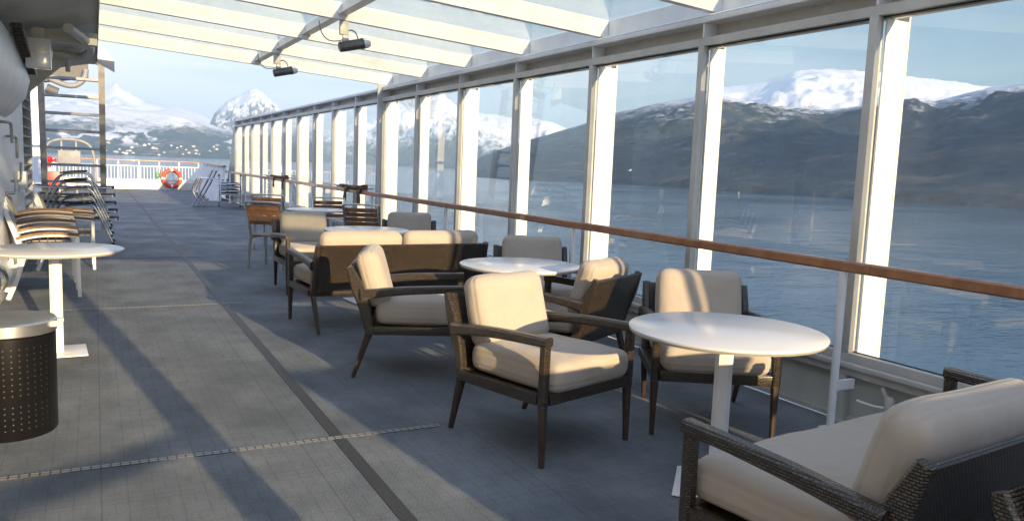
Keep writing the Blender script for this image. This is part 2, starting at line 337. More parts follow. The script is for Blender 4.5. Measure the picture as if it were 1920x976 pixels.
def cushion(w, d_, h, r=.06, puff=.02, seed=0, seam=True):
    """soft rounded box, centred, w x d x h"""
    bm = bmesh.new(); bmesh.ops.create_cube(bm, size=2)
    bmesh.ops.subdivide_edges(bm, edges=bm.edges[:], cuts=15, use_grid_fill=True)
    hx, hy, hz = w/2, d_/2, h/2
    for v in bm.verts:
        p = v.co
        q = Vector((math.copysign(abs(p.x)**.75, p.x), math.copysign(abs(p.y)**.75, p.y), p.z))
        P = Vector((q.x*hx, q.y*hy, q.z*hz))
        rr_ = min(r, hz*.98)
        inner = Vector((max(-hx+rr_, min(hx-rr_, P.x)), max(-hy+rr_, min(hy-rr_, P.y)), max(-hz+rr_, min(hz-rr_, P.z))))
        dd = P-inner
        if dd.length > 1e-6: P = inner + dd.normalized()*rr_
        ex = (1-(P.x/hx)**2); ey = (1-(P.y/hy)**2)
        P.z += math.copysign(puff*max(ex, 0)**.6*max(ey, 0)**.6, P.z) if abs(P.z) > hz*.3 else 0
        P += Vector(noise.noise_vector(P*5+Vector((seed*7.1, 0, 0))))*.007
        if seam and abs(abs(p.z)-.5) < .07:
            out_ = Vector((P.x/hx, P.y/hy, 0)).normalized(); P -= out_*.0045
        v.co = P
    return bm
def finish(bm, name, m, parent=None, loc=None, rot=None, smooth=True, angle=38):
    bmesh.ops.recalc_face_normals(bm, faces=bm.faces[:])
    uv = bm.loops.layers.uv.verify()
    for fc in bm.faces:
        nrm = fc.normal; ax = max(range(3), key=lambda i: abs(nrm[i]))
        for lp in fc.loops:
            c = lp.vert.co
            lp[uv].uv = ((c.y, c.z), (c.x, c.z), (c.x, c.y))[ax]
        fc.smooth = smooth
    if smooth:
        for e in bm.edges:
            if len(e.link_faces) == 2 and e.calc_face_angle(0) > R(angle): e.smooth = False
    me = bpy.data.meshes.new(name); bm.to_mesh(me); bm.free()
    me.materials.append(m)
    o = bpy.data.objects.new(name, me); COL.objects.link(o)
    if parent: o.parent = parent
    if loc: o.location = loc
    if rot: o.rotation_euler = rot
    return o
def tag(o, label=None, cat=None, group=None, kind=None):
    if label: o['label'] = label
    if cat: o['category'] = cat
    if group: o['group'] = group
    if kind: o['kind'] = kind
    return o
def thing(name, label, cat, loc=(0, 0, 0), rz=0, group=None):
    o = bpy.data.objects.new(name, None); COL.objects.link(o); o.location = loc; o.rotation_euler = (0, 0, rz)
    o.empty_display_size = .1
    return tag(o, label, cat, group)
def copy_tree(root, loc, rz, label):
    KEYS = {}
    def rec(o, par):
        c = o.copy(); COL.objects.link(c)
        if par: c.parent = par
        for ch in KIDS.get(o, []): rec(ch, c)
        return c
    allo = list(COL.objects)
    KIDS = {}
    for o in allo:
        if o.parent: KIDS.setdefault(o.parent, []).append(o)
    r_ = rec(root, None); r_.location = loc; r_.rotation_euler = (0, 0, rz); r_['label'] = label
    return r_
def part(name, m, parent, build, **k):
    bm = bmesh.new(); build(bm); return finish(bm, name, m, parent, **k)

# ------------------------------------------------------------ terrain, water, far shore
SEA = -15.5
def interp(tab, a):
    if a <= tab[0][0]: return tab[0][1]
    for (a0, h0), (a1, h1) in zip(tab, tab[1:]):
        if a <= a1:
            t = (a-a0)/(a1-a0); return h0+(h1-h0)*t
    return tab[-1][1]
def ridge(name, mt, tab, shore, dist, depth, a0, a1, na, nr, rough, seed, npow=1.0, fscale=900, crest=1):
    bm = bmesh.new(); rows = []
    for i in range(na+1):
        az = a0+(a1-a0)*i/na; H_ = interp(tab, az); s = interp(shore, az) if isinstance(shore, list) else shore
        row = []
        for j in range(nr+1):
            t = j/nr
            if t < .8: q = t/.8; r_ = s+(dist-s)*q
            else: q = 1-(t-.8)/.2*.55; r_ = dist+depth*(t-.8)/.2
            x = r_*math.sin(R(az)); y = r_*math.cos(R(az))
            base = (H_-SEA)*(q**npow)
            P = Vector((x/fscale, y/fscale, seed))
            nn = noise.ridged_multi_fractal(P, .9, 2.1, 7, 1.0, 2.0)
            n2 = noise.fractal(P*3.1, .8, 2.1, 6)
            amp = rough*(H_-SEA)*math.sin(math.pi*min(1, max(q, 0))**.9)*.9
            z = base + amp*(nn-1.25)*.55 + amp*.35*n2
            if t >= .78: z = base + crest*rough*(H_-SEA)*.04*n2 + crest*rough*(H_-SEA)*.045*noise.fractal(P*12, .7, 2.1, 5)
            z = SEA-6 if j == 0 else SEA + max(z, .5 if j > 1 else .2)
            row.append(bm.verts.new((x, y, z)))
        rows.append(row)
    for A, B in zip(rows, rows[1:]):
        for j in range(nr): bm.faces.new((A[j], A[j+1], B[j+1], B[j]))
    o = finish(bm, name, mt, angle=180); o['kind'] = 'structure'
    return o
L_far = landmat('far_snow_range', -50, 450, .0016, steep=900, forest=(.05, .06, .075), rockc=(.16, .15, .15))
L_vil = landmat('village_hill', 150, 330, .0018, fmix=.42, patch=.035, rockc=(.12, .09, .07))
L_cone = landmat('cone_peak', 0, 420, .0022, steep=900, rockc=(.12, .11, .11), forest=(.10, .10, .11))
L_mid = landmat('middle_mountain', 20, 300, .0020, fmix=.45, steep=350, snowc=(.80, .82, .86))
L_front = landmat('near_hillside', 130, 320, .0045, fmix=.40, tex=.6, rockc=(.105, .098, .090), forest=(.034, .048, .060))
L_plat = landmat('snow_plateau', 230, 520, .0020, fmix=.5, steep=300, snowc=(.72, .75, .80))
ridge('mountain_range', L_far, [(-14, 650), (-6.5, 743), (-3.3, 699), (-1.88, 779), (.46, 834), (1.22, 934), (1.98, 860), (2.9, 750), (4.79, 681), (6.09, 608), (7.41, 503), (9.44, 396), (12.58, 296), (16, 240)], 9500, 12500, 2500, -14, 16, 240, 60, .42, 3.3, crest=2.2)
ridge('mountain', L_vil, [(-14, 240), (-6.55, 260), (-3.32, 336), (-1.61, 394), (.75, 398), (2.58, 378), (4.47, 400), (5.44, 384), (6.58, 316), (7.41, 264), (8.76, 214), (10.47, 176), (12.58, 124), (15, 92)],
      [(-14, 5200), (3.8, 6000), (9, 5600), (15, 6400)], 8000, 1200, -14, 15, 260, 80, .35, 11.7, 1.25, 700)
ridge('mountain', L_cone, [(5.5, -10), (6.2, 170), (6.8, 360), (7.2, 540), (8.02, 687), (8.76, 760), (9.43, 846), (9.78, 857), (10.19, 797), (10.81, 719), (11.44, 622), (12.57, 541), (14.0, 408), (16.91, 286), (18.5, 200)], 8300, 10500, 1500, 5.5, 18.5, 200, 80, .42, 21.1, 1.0, 420, crest=1.5)
ridge('mountain', L_mid, [(11, 20), (11.88, 73), (12.94, 161), (14, 255), (15.44, 341), (17.24, 474), (19.06, 630), (20.54, 706), (21.84, 738), (22.59, 721), (23.35, 638), (24.31, 578), (26.2, 557), (27.35, 519), (28.86, 534), (30.19, 502), (31.35, 425), (32.71, 310), (35.01, 184), (38, 60)],
      [(11, 7600), (19, 6500), (24, 5200), (38, 5000)], 8500, 1500, 11, 38, 320, 90, .42, 31.9, .95, 900)
ridge('mountain', L_front, [(24.06, -9), (25.18, 40), (27.05, 85), (28.36, 114), (31.16, 166), (32.83, 197), (34.48, 238), (37.4, 281), (39.91, 310), (41.51, 320), (43.48, 297), (45.23, 278), (48.93, 270), (51.47, 291), (53.9, 316), (54.97, 301), (56.26, 323), (57.93, 346), (59.56, 359), (62.1, 403), (66.37, 426), (72.57, 404), (85, 430), (110, 380)],
      [(24, 1300), (29, 1142), (34.5, 1180), (41.8, 978), (50.7, 825), (59.7, 758), (75, 720), (110, 700)], 3300, 900, 24, 110, 620, 120, .20, 41.3, .85, 520)
ridge('mountain', L_plat, [(30, 120), (32.66, 396), (36.32, 581), (39.91, 712), (41.48, 786), (43.4, 813), (44.76, 860), (46.41, 939), (48.07, 952), (50.02, 945), (51.93, 912), (53.8, 874), (55.89, 844), (57.92, 797), (59.02, 803), (60.65, 778), (64.23, 708), (80, 650)], 3600, 7500, 2500, 30, 80, 320, 80, .20, 51.7, .9, 900)
# unseen mountains behind the viewer, placed and shaped to shade the far slopes
def backridge():
    bm = bmesh.new(); rows = []
    for i in range(81):
        x = 550+6500*i/80
        Hc = interp([(550, 0), (1000, 420), (1300, 780), (1700, 880), (2300, 880), (2700, 640), (3300, 860), (4200, 900), (7050, 880)], x)
        row = []
        for j in range(25):
            y = -1500-2600*j/24; q = math.sin(math.pi*j/24)
            z = Hc*q**.8*(1+.18*noise.fractal(Vector((x/500, y/500, 5.5)), .9, 2, 5))
            row.append(bm.verts.new((x, y, SEA-3+max(0, z))))
        rows.append(row)
    for A, B in zip(rows, rows[1:]):
        for j in range(24): bm.faces.new((A[j], A[j+1], B[j+1], B[j]))
    finish(bm, 'mountain', L_mid, angle=180)['kind'] = 'structure'
backridge()
bm = bmesh.new(); bmesh.ops.create_grid(bm, x_segments=8, y_segments=8, size=17000)
o = finish(bm, 'water', M['water']); o.location = (0, 0, SEA); o['kind'] = 'structure'

# village houses along the far shore
hm = bmesh.new(); prism(hm, [(-7, -5, 0), (7, -5, 0), (7, -5, 6), (0, -5, 10), (-7, -5, 6)], (0, 10, 0))
hw = finish(hm, 'house', M['cream']); bpy.data.objects.remove(hw); hme = bpy.data.meshes['house']
rm = bmesh.new()
prism(rm, [(-7.6, -5.5, 5.8), (0, -5.5, 10.2), (0, -5.5, 10.8), (-8, -5.5, 6.3)], (0, 11, 0)); prism(rm, [(7.6, -5.5, 5.8), (8, -5.5, 6.3), (0, -5.5, 10.8), (0, -5.5, 10.2)], (0, 11, 0))
rw = finish(rm, 'roof', M['gunmetal']); rme = rw.data; bpy.data.objects.remove(rw)
hills = [o for o in COL.objects if o.name.startswith('mountain')]
bpy.context.view_layer.update(); dg = bpy.context.evaluated_depsgraph_get()
def drop(x, y):
    best = -99
    for hobj in hills:
        ok, loc, nr_, ix = hobj.ray_cast(Vector((x, y, 3000)), Vector((0, 0, -1)))
        if ok: best = max(best, loc.z)
    return best
cnt = 0; tries = 0
while cnt < 60 and tries < 900:
    tries += 1
    if random.random() < .97: az = random.gauss(random.choice([1.6, 5.2, 6.2, 3.9, 8.0, -2]), .8); r_ = random.uniform(6150, 6900)
    else: az = random.uniform(30, 37); r_ = random.uniform(1250, 1420)
    x = r_*math.sin(R(az)); y = r_*math.cos(R(az)); z = drop(x, y)
    if z < SEA+4 or z > 75: continue
    o = bpy.data.objects.new('house', hme); COL.objects.link(o); o.location = (x, y, z-1.5); o.rotation_euler = (0, 0, random.uniform(-.6, .6))
    sc_ = random.uniform(.8, 1.7) if r_ > 3000 else random.uniform(.25, .4); o.scale = (sc_, sc_, sc_)
    tag(o, 'tiny pale house in the village along the far fjord shore', 'house', 'houses on the far shore')
    rf = bpy.data.objects.new('roof', rme); COL.objects.link(rf); rf.parent = o
    cnt += 1

# ------------------------------------------------------------ ship hull and deck
part('ship_hull', M['white'], None, lambda b: box2(b, (-9, -30, SEA-1), (4.42, 38.3, -.02)))
tag(bpy.data.objects['ship_hull'], 'white hull of the ship below the open deck', 'ship hull')
o = part('deck', M['deck'], None, lambda b: box2(b, (-8.8, -14, -.018), (4.15, 37.6, 0), 0)); o['kind'] = 'structure'
JY = [-0.05, 4.15, 8.51, 12.68, 17.0, 21.3, 25.6]
g = thing('deck_joint', 'pale perforated strip set across the deck matting', 'deck joint', (0, 0, 0), 0, 'joint strips')
bpy.data.objects.remove(g)
for i, y in enumerate(JY):
    o = part('joint_strip', M['joint'], None, lambda b: box2(b, (-.84, -.021, .0), (1.75 if i < 2 else 1.35, .021, .0045)), loc=(0, y, 0), smooth=False)
    lab = ['pale perforated strip across the deck behind the viewer', 'broad perforated joint strip crossing the deck in front of the black bin',
           'pale perforated strip across the deck just beyond the round white table at left', 'thin pale strip across the deck beside the stacked teak armchairs',
           'thin strip across the shaded deck beyond the long shadow edge', 'thin strip across the shaded deck before the folded loungers', 'farthest thin strip across the deck'][i]
    tag(o, lab, 'joint strip', 'joint strips across the deck')
o = part('drain_grate', M['grate'], None, lambda b: box2(b, (-.034, -8, 0), (.034, 37, .0032)), loc=(1.155, 0, 0), smooth=False)
tag(o, 'long narrow dark drain grating running the length of the deck', 'drain grate')

# ------------------------------------------------------------ glazed wall
SP = 1.542; Y0 = 3.36
def my(k): return Y0+SP*k
K0, K1 = -3, 16
wall = thing('glazed_windscreen', 'long white framed glass windscreen wall along the ship side', 'windscreen', (4.15, 0, 0))
ya, yb = my(K0)-.03-4.15*0, my(K1)+.03
X = lambda v: v-4.15
part('header', M['cream'], wall, lambda b: (box2(b, (0, ya, 2.485), (.07, yb, 2.545)), box2(b, (.075, ya, 2.472), (.12, yb, 2.5)), box2(b, (.13, ya, 2.5), (.15, yb, 2.70))))
part('cap_rail', M['white'], wall, lambda b: box2(b, (-.015, ya, 2.655), (.155, yb, 2.70), .006))
part('sill', M['cream'], wall, lambda b: (box2(b, (-.005, ya, .385), (.06, yb, .44), .004), box2(b, (-.045, ya, .355), (.055, yb, .384), .004), box2(b, (-.012, ya, .30), (.05, yb, .354), .003)))
part('bulwark_plate', M['greypaint'], wall, lambda b: (box2(b, (.045, ya, .0), (.06, yb, .30)), box2(b, (.02, ya, .0), (.044, yb, .03))))
for k in range(K0, K1+1):
    y = my(k)
    part('mullion', M['cream'], wall, lambda b: (box2(b, (-.006, y-.03, .441), (.035, y+.03, 2.484), .004), box2(b, (.036, y-.022, .441), (.06, y+.022, 2.484))))
    wd = .19 if k % 2 == 0 else .125
    part('stanchion', M['white'], wall, lambda b: (box2(b, (.061, y-.045, -.1), (.061+wd, y-.033, 2.471)), box2(b, (.061+wd, y-.05, -.1), (.061+wd+.012, y+.03, 2.65))))
    part('spacer', M['white'], wall, lambda b: box2(b, (-.002, y-.02, 2.546), (.128, y-.006, 2.654)))
    part('bulwark_rib', M['greypaint'], wall, lambda b: (box2(b, (-.01, y-.03, .004), (.044, y+.03, .30), .004), box2(b, (-.05, y-.06, 0), (-.011, y+.06, .012))))
    if k < K1:
        part('pane', M['glass'], wall, lambda b: box2(b, (.040, y+.023, .442), (.046, y+SP-.023, 2.484)), smooth=False)
        part('gasket', M['dark'], wall, lambda b: box2(b, (.0365, y+.0305, 2.474), (.0395, y+SP-.0305, 2.4838)))
        part('gasket', M['dark'], wall, lambda b: box2(b, (.0365, y+.0305, .4412), (.0395, y+SP-.0305, .449)))

# ------------------------------------------------------------ glass canopy
roof = thing('glass_canopy', 'white beamed glass canopy covering the front part of the deck', 'canopy', (0, 0, 0))
def bz(x): return 2.755+(4.27-x)*.067      # underside of beams
ROW = [my(k) for k in range(-3, 7)]
XL = .02
for y in ROW:
    def mk(b, y=y):
        P = [(XL, y-.028, bz(XL)), (4.30, y-.028, bz(4.30)), (4.30, y-.028, bz(4.3)+.155), (XL, y-.028, bz(XL)+.155)]
        prism(b, P, (0, .056, 0))
        P = [(XL, y-.034, bz(XL)-.012), (4.27, y-.034, bz(4.27)-.012), (4.27, y-.034, bz(4.27)-.001), (XL, y-.034, bz(XL)-.001)]
        prism(b, P, (0, .068, 0))
    part('beam', M['beam'], roof, mk)
for y, y2 in zip(ROW, ROW[1:]):
    def mk(b):
        P = [(XL, y+.03, bz(XL)+.156), (4.5, y+.03, bz(4.5)+.156), (4.5, y+.03, bz(4.5)+.164), (XL, y+.03, bz(XL)+.164)]
        prism(b, P, (0, y2-y-.06, 0))
    part('pane', M['roofglass'], roof, mk, smooth=False)
    for xx in (2.2,):
        part('purlin', M['white'], roof, lambda b: (box2(b, (xx-.05, y+.029, bz(xx)+.04), (xx+.05, y2-.029, bz(xx)+.052)), box2(b, (xx-.012, y+.029, bz(xx)+.052), (xx+.012, y2-.029, bz(xx)+.152))))
yr0, yr1 = ROW[0]-.03, ROW[-1]+.03
part('gutter', M['white'], roof, lambda b: (prism(b, [(4.30, yr0, 2.71), (4.315, yr0, 2.70), (4.46, yr0, 2.86), (4.46, yr0, 2.885), (4.305, yr0, 2.90)], (0, yr1-yr0, 0)),
                                           prism(b, [(4.135, yr0, 2.702), (4.30, yr0, 2.702), (4.30, yr0, 2.735), (4.15, yr0, 2.715)], (0, yr1-yr0, 0))))
for yy in (ROW[-1]-.02, ROW[0]):
    part('end_post', M['cream'], roof, lambda b: (box2(b, (4.06, yy-.035, .0), (4.12, yy+.02, 2.70), .006), prism(b, [(4.055, yy-.03, 2.75), (4.055, yy-.03, 2.45), (4.13, yy-.03, 2.30), (4.13, yy-.03, 2.75)], (0, .012, 0))))

# floodlights under the canopy
def floodlight(loc, label):
    t = thing('floodlight', label, 'floodlight', loc, 0, 'floodlights under the canopy'); t.scale = (.78, .78, .78)
    part('bracket', M['cream'], t, lambda b: (box2(b, (-.06, -.03, .02), (.05, .03, .19), .004), box2(b, (-.02, -.02, -.06), (.06, .02, .03), .008), tube(b, [(.03, 0, -.02), (.09, 0, -.09)], .018)))
    rot = Matrix.Rotation(R(-14), 3, 'Y')
    hs = bmesh.new(); lathe(hs, [(.055, -.17), (.066, -.16), (.066, .12), (.072, .125), (.072, .15)], n=24)
    bmesh.ops.transform(hs, matrix=Matrix.Translation((.10, -.02, -.10)) @ Matrix.Rotation(R(-14), 4, 'Y') @ Matrix.Rotation(R(90), 4, 'Y'), verts=hs.verts[:])
    h = finish(hs, 'housing', M['gunmetal'], t)
    ls = bmesh.new(); lathe(ls, [(.066, .151), (.066, .20), (.05, .235), (.02, .245)], n=24)
    bmesh.ops.transform(ls, matrix=Matrix.Translation((.10, -.02, -.10)) @ Matrix.Rotation(R(-14), 4, 'Y') @ Matrix.Rotation(R(90), 4, 'Y'), verts=ls.verts[:])
    finish(ls, 'lamp_lens', M['lampglass'], t)
    part('cable', M['gunmetal'], t, lambda b: (tube(b, smoothpts([(-.32, -.0, .16), (-.30, 0, .02), (-.2, 0, -.08), (-.05, 0, -.06), (0, 0, -.03)]), .007, 6), tube(b, smoothpts([(.03, 0, 0), (.06, .02, .1), (.16, .02, .08), (.2, 0, -.07)]), .009, 6)))
    return t
floodlight((2.18, ROW[-2]+.0, bz(2.06)-.17), 'small grey floodlight hanging from the second beam from the canopy end')
floodlight((2.22, ROW[-4]+.0, bz(2.13)-.17), 'grey floodlight with looping cable hanging nearer under the canopy')

# ------------------------------------------------------------ handrail
rail = thing('handrail', 'long varnished wooden handrail on white posts before the windows', 'handrail', (3.943, 0, 0))
pr = [(0, y, 1.0) for y in [-6+.9*i for i in range(40)]]; pr = [p for p in pr if p[1] < 30]
part('wooden_rail', M['teak'], rail, lambda b: loft(b, pr, (.05, .066), up=(0, 0, 1)))
part('rail_joint', M['dark'], rail, lambda b: [loft(b, [(0, yy-.0015, 1.0), (0, yy+.0015, 1.0)], (.0506, .0668)) for yy in (3.05, 9.3, 15.5, 21.7)])
for i in range(-3, 9):
    y = 3.25+3.05*i
    part('post', M['white'], rail, lambda b: (tube(b, [(0, y, 0), (0, y, .968)], .024, 14), box2(b, (-.05, y-.05, 0), (.05, y+.05, .01)), box2(b, (.02, y-.01, .24), (.17, y+.01, .30))))
# narrow rail tables with blankets
def railtable(y0, y1, label):
    t = thing('rail_table', label, 'rail table', (4.03, y0, 1.03), 0, 'narrow tables fixed behind the handrail')
    L_ = y1-y0
    part('table_top', M['tabletop'], t, lambda b: box2(b, (-.04, 0, .02), (.09, L_, .045), .01))
    part('bracket', M['white'], t, lambda b: [box2(b, (-.06, q*L_-.02, -.06), (.085, q*L_+.02, .019)) for q in (.15, .85)])
def blanket(y, lng, label):
    bm = bmesh.new()
    # rolled part along the rail and two tails hanging down in front
    P = smoothpts([(.02, -.12, 1.09), (.0, .1, 1.075), (0, .5*lng, 1.06), (.01, .8*lng, 1.07), (.03, lng, 1.075)])
    loft(bm, P, [(.11-.03*i/len(P), .075-.035*i/len(P)) for i in range(len(P))])
    for yy, dz in ((.02, .15), (.62*lng, .13)):
        Q = smoothpts([(.02, yy, 1.05), (-.04, yy, 1.045), (-.048, yy, .97), (-.046, yy+.01, .97-dz*.5), (-.044, yy+.03, .95-dz)])
        loft(bm, Q, [(.15, .02)]*len(Q), up=(1, 0, 0.001))
    for v in bm.verts: v.co += Vector(noise.noise_vector(v.co*9))*.012
    o = finish(bm, 'blanket', M['blanket'], loc=(3.943, y, 0)); tag(o, label, 'blanket', 'brown blankets on the handrail')
railtable(12.9, 15.0, 'white narrow rail table beside the glass above the slatted teak chairs')
railtable(19.0, 22.0, 'white narrow rail table farther along the handrail')
blanket(12.98, 1.35, 'brown blanket draped over the handrail just left of the canopy end post')
blanket(19.1, 1.7, 'brown blanket draped over the handrail farther away near the folded loungers')
# valve under the window
v = thing('hose_valve', 'small grey hose valve with pipe under the window sill', 'valve', (4.13, 3.0, .2), 0)
part('valve_body', M['greypaint'], v, lambda b: (lathe(b, [(.025, -.05), (.03, -.04), (.03, .03), (.018, .05)], n=16), tube(b, [(0, -.05, 0), (0, -.16, -.02)], .016), tube(b, [(0, .02, .03), (0, .06, .09)], .014)))
part('valve_handle', M['white'], v, lambda b: tube(b, smoothpts([(-.02, .02, -.02), (-.03, .10, -.03), (-.03, .2, -.025)]), .008))
part('pipe', M['greypaint'], v, lambda b: tube(b, smoothpts([(0, -.16, -.02), (0, -.35, -.03), (0, -.4, -.12), (0, -.4, -.2)]), .016))

# ------------------------------------------------------------ lounge furniture
def seat_unit(W_, n_c, name, label, cat, group):
    """armchair (n_c=1) or sofa (n_c=2); origin on floor, faces -Y"""
    t = thing(name, label, cat, (0, 0, 0), 0, group); hw_ = W_/2
    wk = M['wicker']
    for s in (-1, 1):
        x = s*(hw_-.022)
        part('leg', M['leg'], t, lambda b: loft(b, [(x, -.345, 0), (x*1.0, -.335, .315)], [(.026, .028), (.044, .046)], up=(0, 1, 0)))
        part('leg', M['leg'], t, lambda b: loft(b, [(x-s*.045, .42, 0), (x-s*.022, .315, .315)], [(.026, .028), (.044, .05)], up=(0, 1, 0)))
        part('arm_post', wk, t, lambda b: loft(b, [(x, -.335, .316), (x, -.338, .64)], [(.048, .05), (.046, .05)], up=(0, 1, 0)))
        part('armrest', wk, t, lambda b: loft(b, smoothpts([(x, -.362, .648), (x, -.15, .642), (x, .1, .628), (x-s*.004, .3, .604), (x-s*.006, .37, .592)], 2), [(.058, .05), (.058, .05), (.06, .056), (.062, .064), (.064, .085)], up=(0, 0, 1)))
        part('back_post', wk, t, lambda b: loft(b, [(x-s*.022, .30, .316), (x-s*.024, .345, .50), (x-s*.024, .40, .65), (x-s*.024, .452, .782)], [(.045, .06), (.046, .075), (.046, .085), (.044, .045)], up=(0, 1, 0)))
    part('seat_frame', wk, t, lambda b: (box2(b, (-hw_+.048, -.36, .318), (hw_-.048, -.312, .378), .006), box2(b, (-hw_+.048, .29, .318), (hw_-.048, .335, .378), .006),
                                         box2(b, (-hw_+.001, -.31, .319), (-hw_+.046, .289, .377), .006), box2(b, (hw_-.046, -.31, .319), (hw_-.001, .289, .377), .006),
                                         box2(b, (-hw_+.05, -.311, .345), (hw_-.05, .289, .36))))
    # woven back panel, leaning
    def bp(b):
        prof = [(.330, .36), (.352, .50), (.404, .65), (.448, .765), (.458, .780), (.470, .770), (.43, .64), (.376, .49), (.346, .355)]
        prism(b, [(-hw_+.068, y, z) for y, z in prof], (W_-.136, 0, 0))
    part('back_panel', wk, t, bp, angle=50)
    cw = (W_-.11)/n_c
    for i in range(n_c):
        cx = -W_/2+.055+cw*(i+.5)
        if i == 0: c = cushion(W_-.118, .665, .15, .055, .022, seed=i+n_c); finish(c, 'seat_cushion', M['fabric'], t, (0, -.055, .452), angle=70)
        c = cushion(cw-.012-.06/n_c, .42, .15, .07, .02, seed=i+3+n_c); finish(c, 'back_cushion', M['fabric'], t, (cx*(1-.06/W_), .298, .688), (R(90-17), 0, 0), angle=70)
    return t
G = 'brown woven armchairs with beige cushions'
ac = seat_unit(.735, 1, 'armchair', 'nearest woven armchair facing forward in the middle of the deck', 'armchair', G)
ac.location = (2.206, 3.78, 0); ac.rotation_euler = (0, 0, R(16.9))
for loc, a, lab in [((2.08, 5.45, 0), 68, 'woven armchair seen from its side, facing right, before the dark sofa back'),
                    ((3.02, 4.93, 0), 208, 'woven armchair turned away with its golden sunlit woven back to us'),
                    ((3.31, 3.70, 0), -30, 'woven armchair by the window behind the nearest round table'),
                    ((3.42, 6.05, 0), -22, 'woven armchair by the window behind the second round table'),
                    ((3.42, 9.25, 0), -20, 'farthest woven armchair by the window, dark frame showing beside its cushion'),
                    ((2.21, 9.25, 0), 2, 'woven armchair with fully sunlit back cushion beyond the sofa at left')]:
    copy_tree(ac, loc, R(a), lab)
G2 = 'brown woven sofas with beige cushions'
sf = seat_unit(1.72, 2, 'sofa', 'woven two seat sofa seen from behind in the middle distance', 'sofa', G2)
sf.location = (2.47, 7.24, 0); sf.rotation_euler = (0, 0, R(183))
copy_tree(sf, (2.66, 1.79, 0), R(186), 'nearest woven sofa with beige cushions in the bottom right corner')
copy_tree(sf, (2.74, .66, 0), R(3.5), 'woven sofa standing back to back behind the nearest sofa')

# round tables
def table(loc, rz, label):
    t = thing('round_table', label, 'table', loc, rz, 'white round tables')
    part('table_top', M['tabletop'], t, lambda b: lathe(b, [(.452, .768), (.458, .7685), (.460, .774), (.4585, .780), (.4565, .7815)], n=96))
    part('edge_band', M['edge'], t, lambda b: lathe(b, [(.44, .757), (.452, .7575), (.4585, .7675)], n=96))
    part('support_plate', M['steel'], t, lambda b: box2(b, (-.2, -.03, .742), (.2, .03, .7565)))
    part('column', M['white'], t, lambda b: loft(b, [(0, 0, .012), (0, 0, .741)], [(.082, .082), (.082, .082)], up=(0, 1, 0)))
    part('base_plate', M['white'], t, lambda b: box2(b, (-.195, -.195, .006), (.195, .195, .0145), .004))
    part('foot_glide', M['dark'], t, lambda b: [box2(b, (sx*.175-.012, sy*.175-.012, 0), (sx*.175+.012, sy*.175+.012, .0055)) for sx in (-1, 1) for sy in (-1, 1)])
    return t
tb = table((2.645, 2.815, 0), R(-43), 'nearest white round table at right in front of the sofa')
for loc, a, lab in [((2.84, 5.26, 0), 10, 'white round table before the middle window armchairs, second from the right'),
                    ((2.60, 8.33, 0), 4, 'white round table half hidden behind the sofa cushions'),
                    ((-.27, 6.70, 0), 3, 'white round table by the left wall behind the black bin'),
                    ((2.92, 11.75, 0), 8, 'farthest white round table among the slatted teak chairs')]:
    copy_tree(tb, loc, R(a), lab)

# teak slat chairs
def slatchair():
    t = thing('slatted_chair', '', 'chair', (0, 0, 0), 0, 'teak slatted chairs with grey metal frames')
    A_ = M['alu']
    for s in (-1, 1):
        x = s*.245
        part('leg', A_, t, lambda b: loft(b, [(x, -.23, 0), (x, -.22, .44)], [(.03, .03), (.034, .034)], up=(0, 1, 0)))
        part('back_leg', A_, t, lambda b: loft(b, [(x, .27, 0), (x, .21, .44), (x, .25, .65), (x*1.04, .335, .905)], [(.03, .03), (.036, .036), (.034, .034), (.03, .03)], up=(0, 1, 0)))
        part('side_rail', A_, t, lambda b: box2(b, (x-.012, -.20, .405), (x+.012, .20, .44)))
    part('top_rail', A_, t, lambda b: loft(b, smoothpts([(-.255, .332, .905), (-.13, .345, .912), (.13, .345, .912), (.255, .332, .905)], 2), (.03, .026), up=(0, 0, 1)))
    part('front_rail', A_, t, lambda b: box2(b, (-.23, -.235, .405), (.23, -.215, .44)))
    for i in range(4):
        z = .635+.066*i; y = .258+.026*i
        part('back_slat', M['teakchair'], t, lambda b: loft(b, [(-.228, y, z), (-.1, y+.012, z), (.1, y+.012, z), (.228, y, z)], (.058, .014), up=(0, 1, 0)))
    for i in range(6):
        y = -.19+.075*i
        part('seat_slat', M['teakchair'], t, lambda b: box2(b, (-.23, y-.031, .442), (.23, y+.031, .458), .003))
    return t
sc = slatchair(); sc['label'] = 'slatted teak chair at left of the farthest table with its back to us'
sc.location = (2.20, 11.30, 0); sc.rotation_euler = (0, 0, R(180-38))
for loc, a, lab in [((3.27, 12.35, 0), -6, 'slatted teak chair directly behind the farthest table, facing us'),
                    ((3.45, 11.10, 0), 150, 'slatted teak chair nearest the handrail, leaning back to the right'),
                    ((2.66, 13.7, 0), 150, 'slatted teak chair mostly hidden behind another one at left')]:
    copy_tree(sc, loc, R(a), lab)

# ------------------------------------------------------------ bin
bn = thing('litter_bin', 'black perforated cylindrical litter bin with steel lid', 'bin', (-.43, 4.90, 0))
part('bin_body', M['black'], bn, lambda b: lathe(b, [(.222, 0), (.228, .01), (.228, .535), (.22, .54)], n=72))
M['hole'] = mat('bin_perforation', (.03, .03, .028), .5)
def holes(b):
    for i in range(40):
        a = 2*math.pi*i/40
        for j in range(15):
            if j in (5,): continue
            bmesh.ops.create_circle(b, cap_ends=True, radius=.0042, segments=8, matrix=Matrix.Translation((.2288*math.cos(a), .2288*math.sin(a), .06+.03*j)) @ Matrix.Rotation(a, 4, 'Z') @ Matrix.Rotation(R(90), 4, 'Y'))
part('perforation', M['hole'], bn, holes)['kind'] = 'stuff'
part('lid', M['alu'], bn, lambda b: lathe(b, [(.231, .541), (.235, .545), (.235, .60), (.228, .608), (.20, .600), (.12, .578), (.03, .57)], n=72))
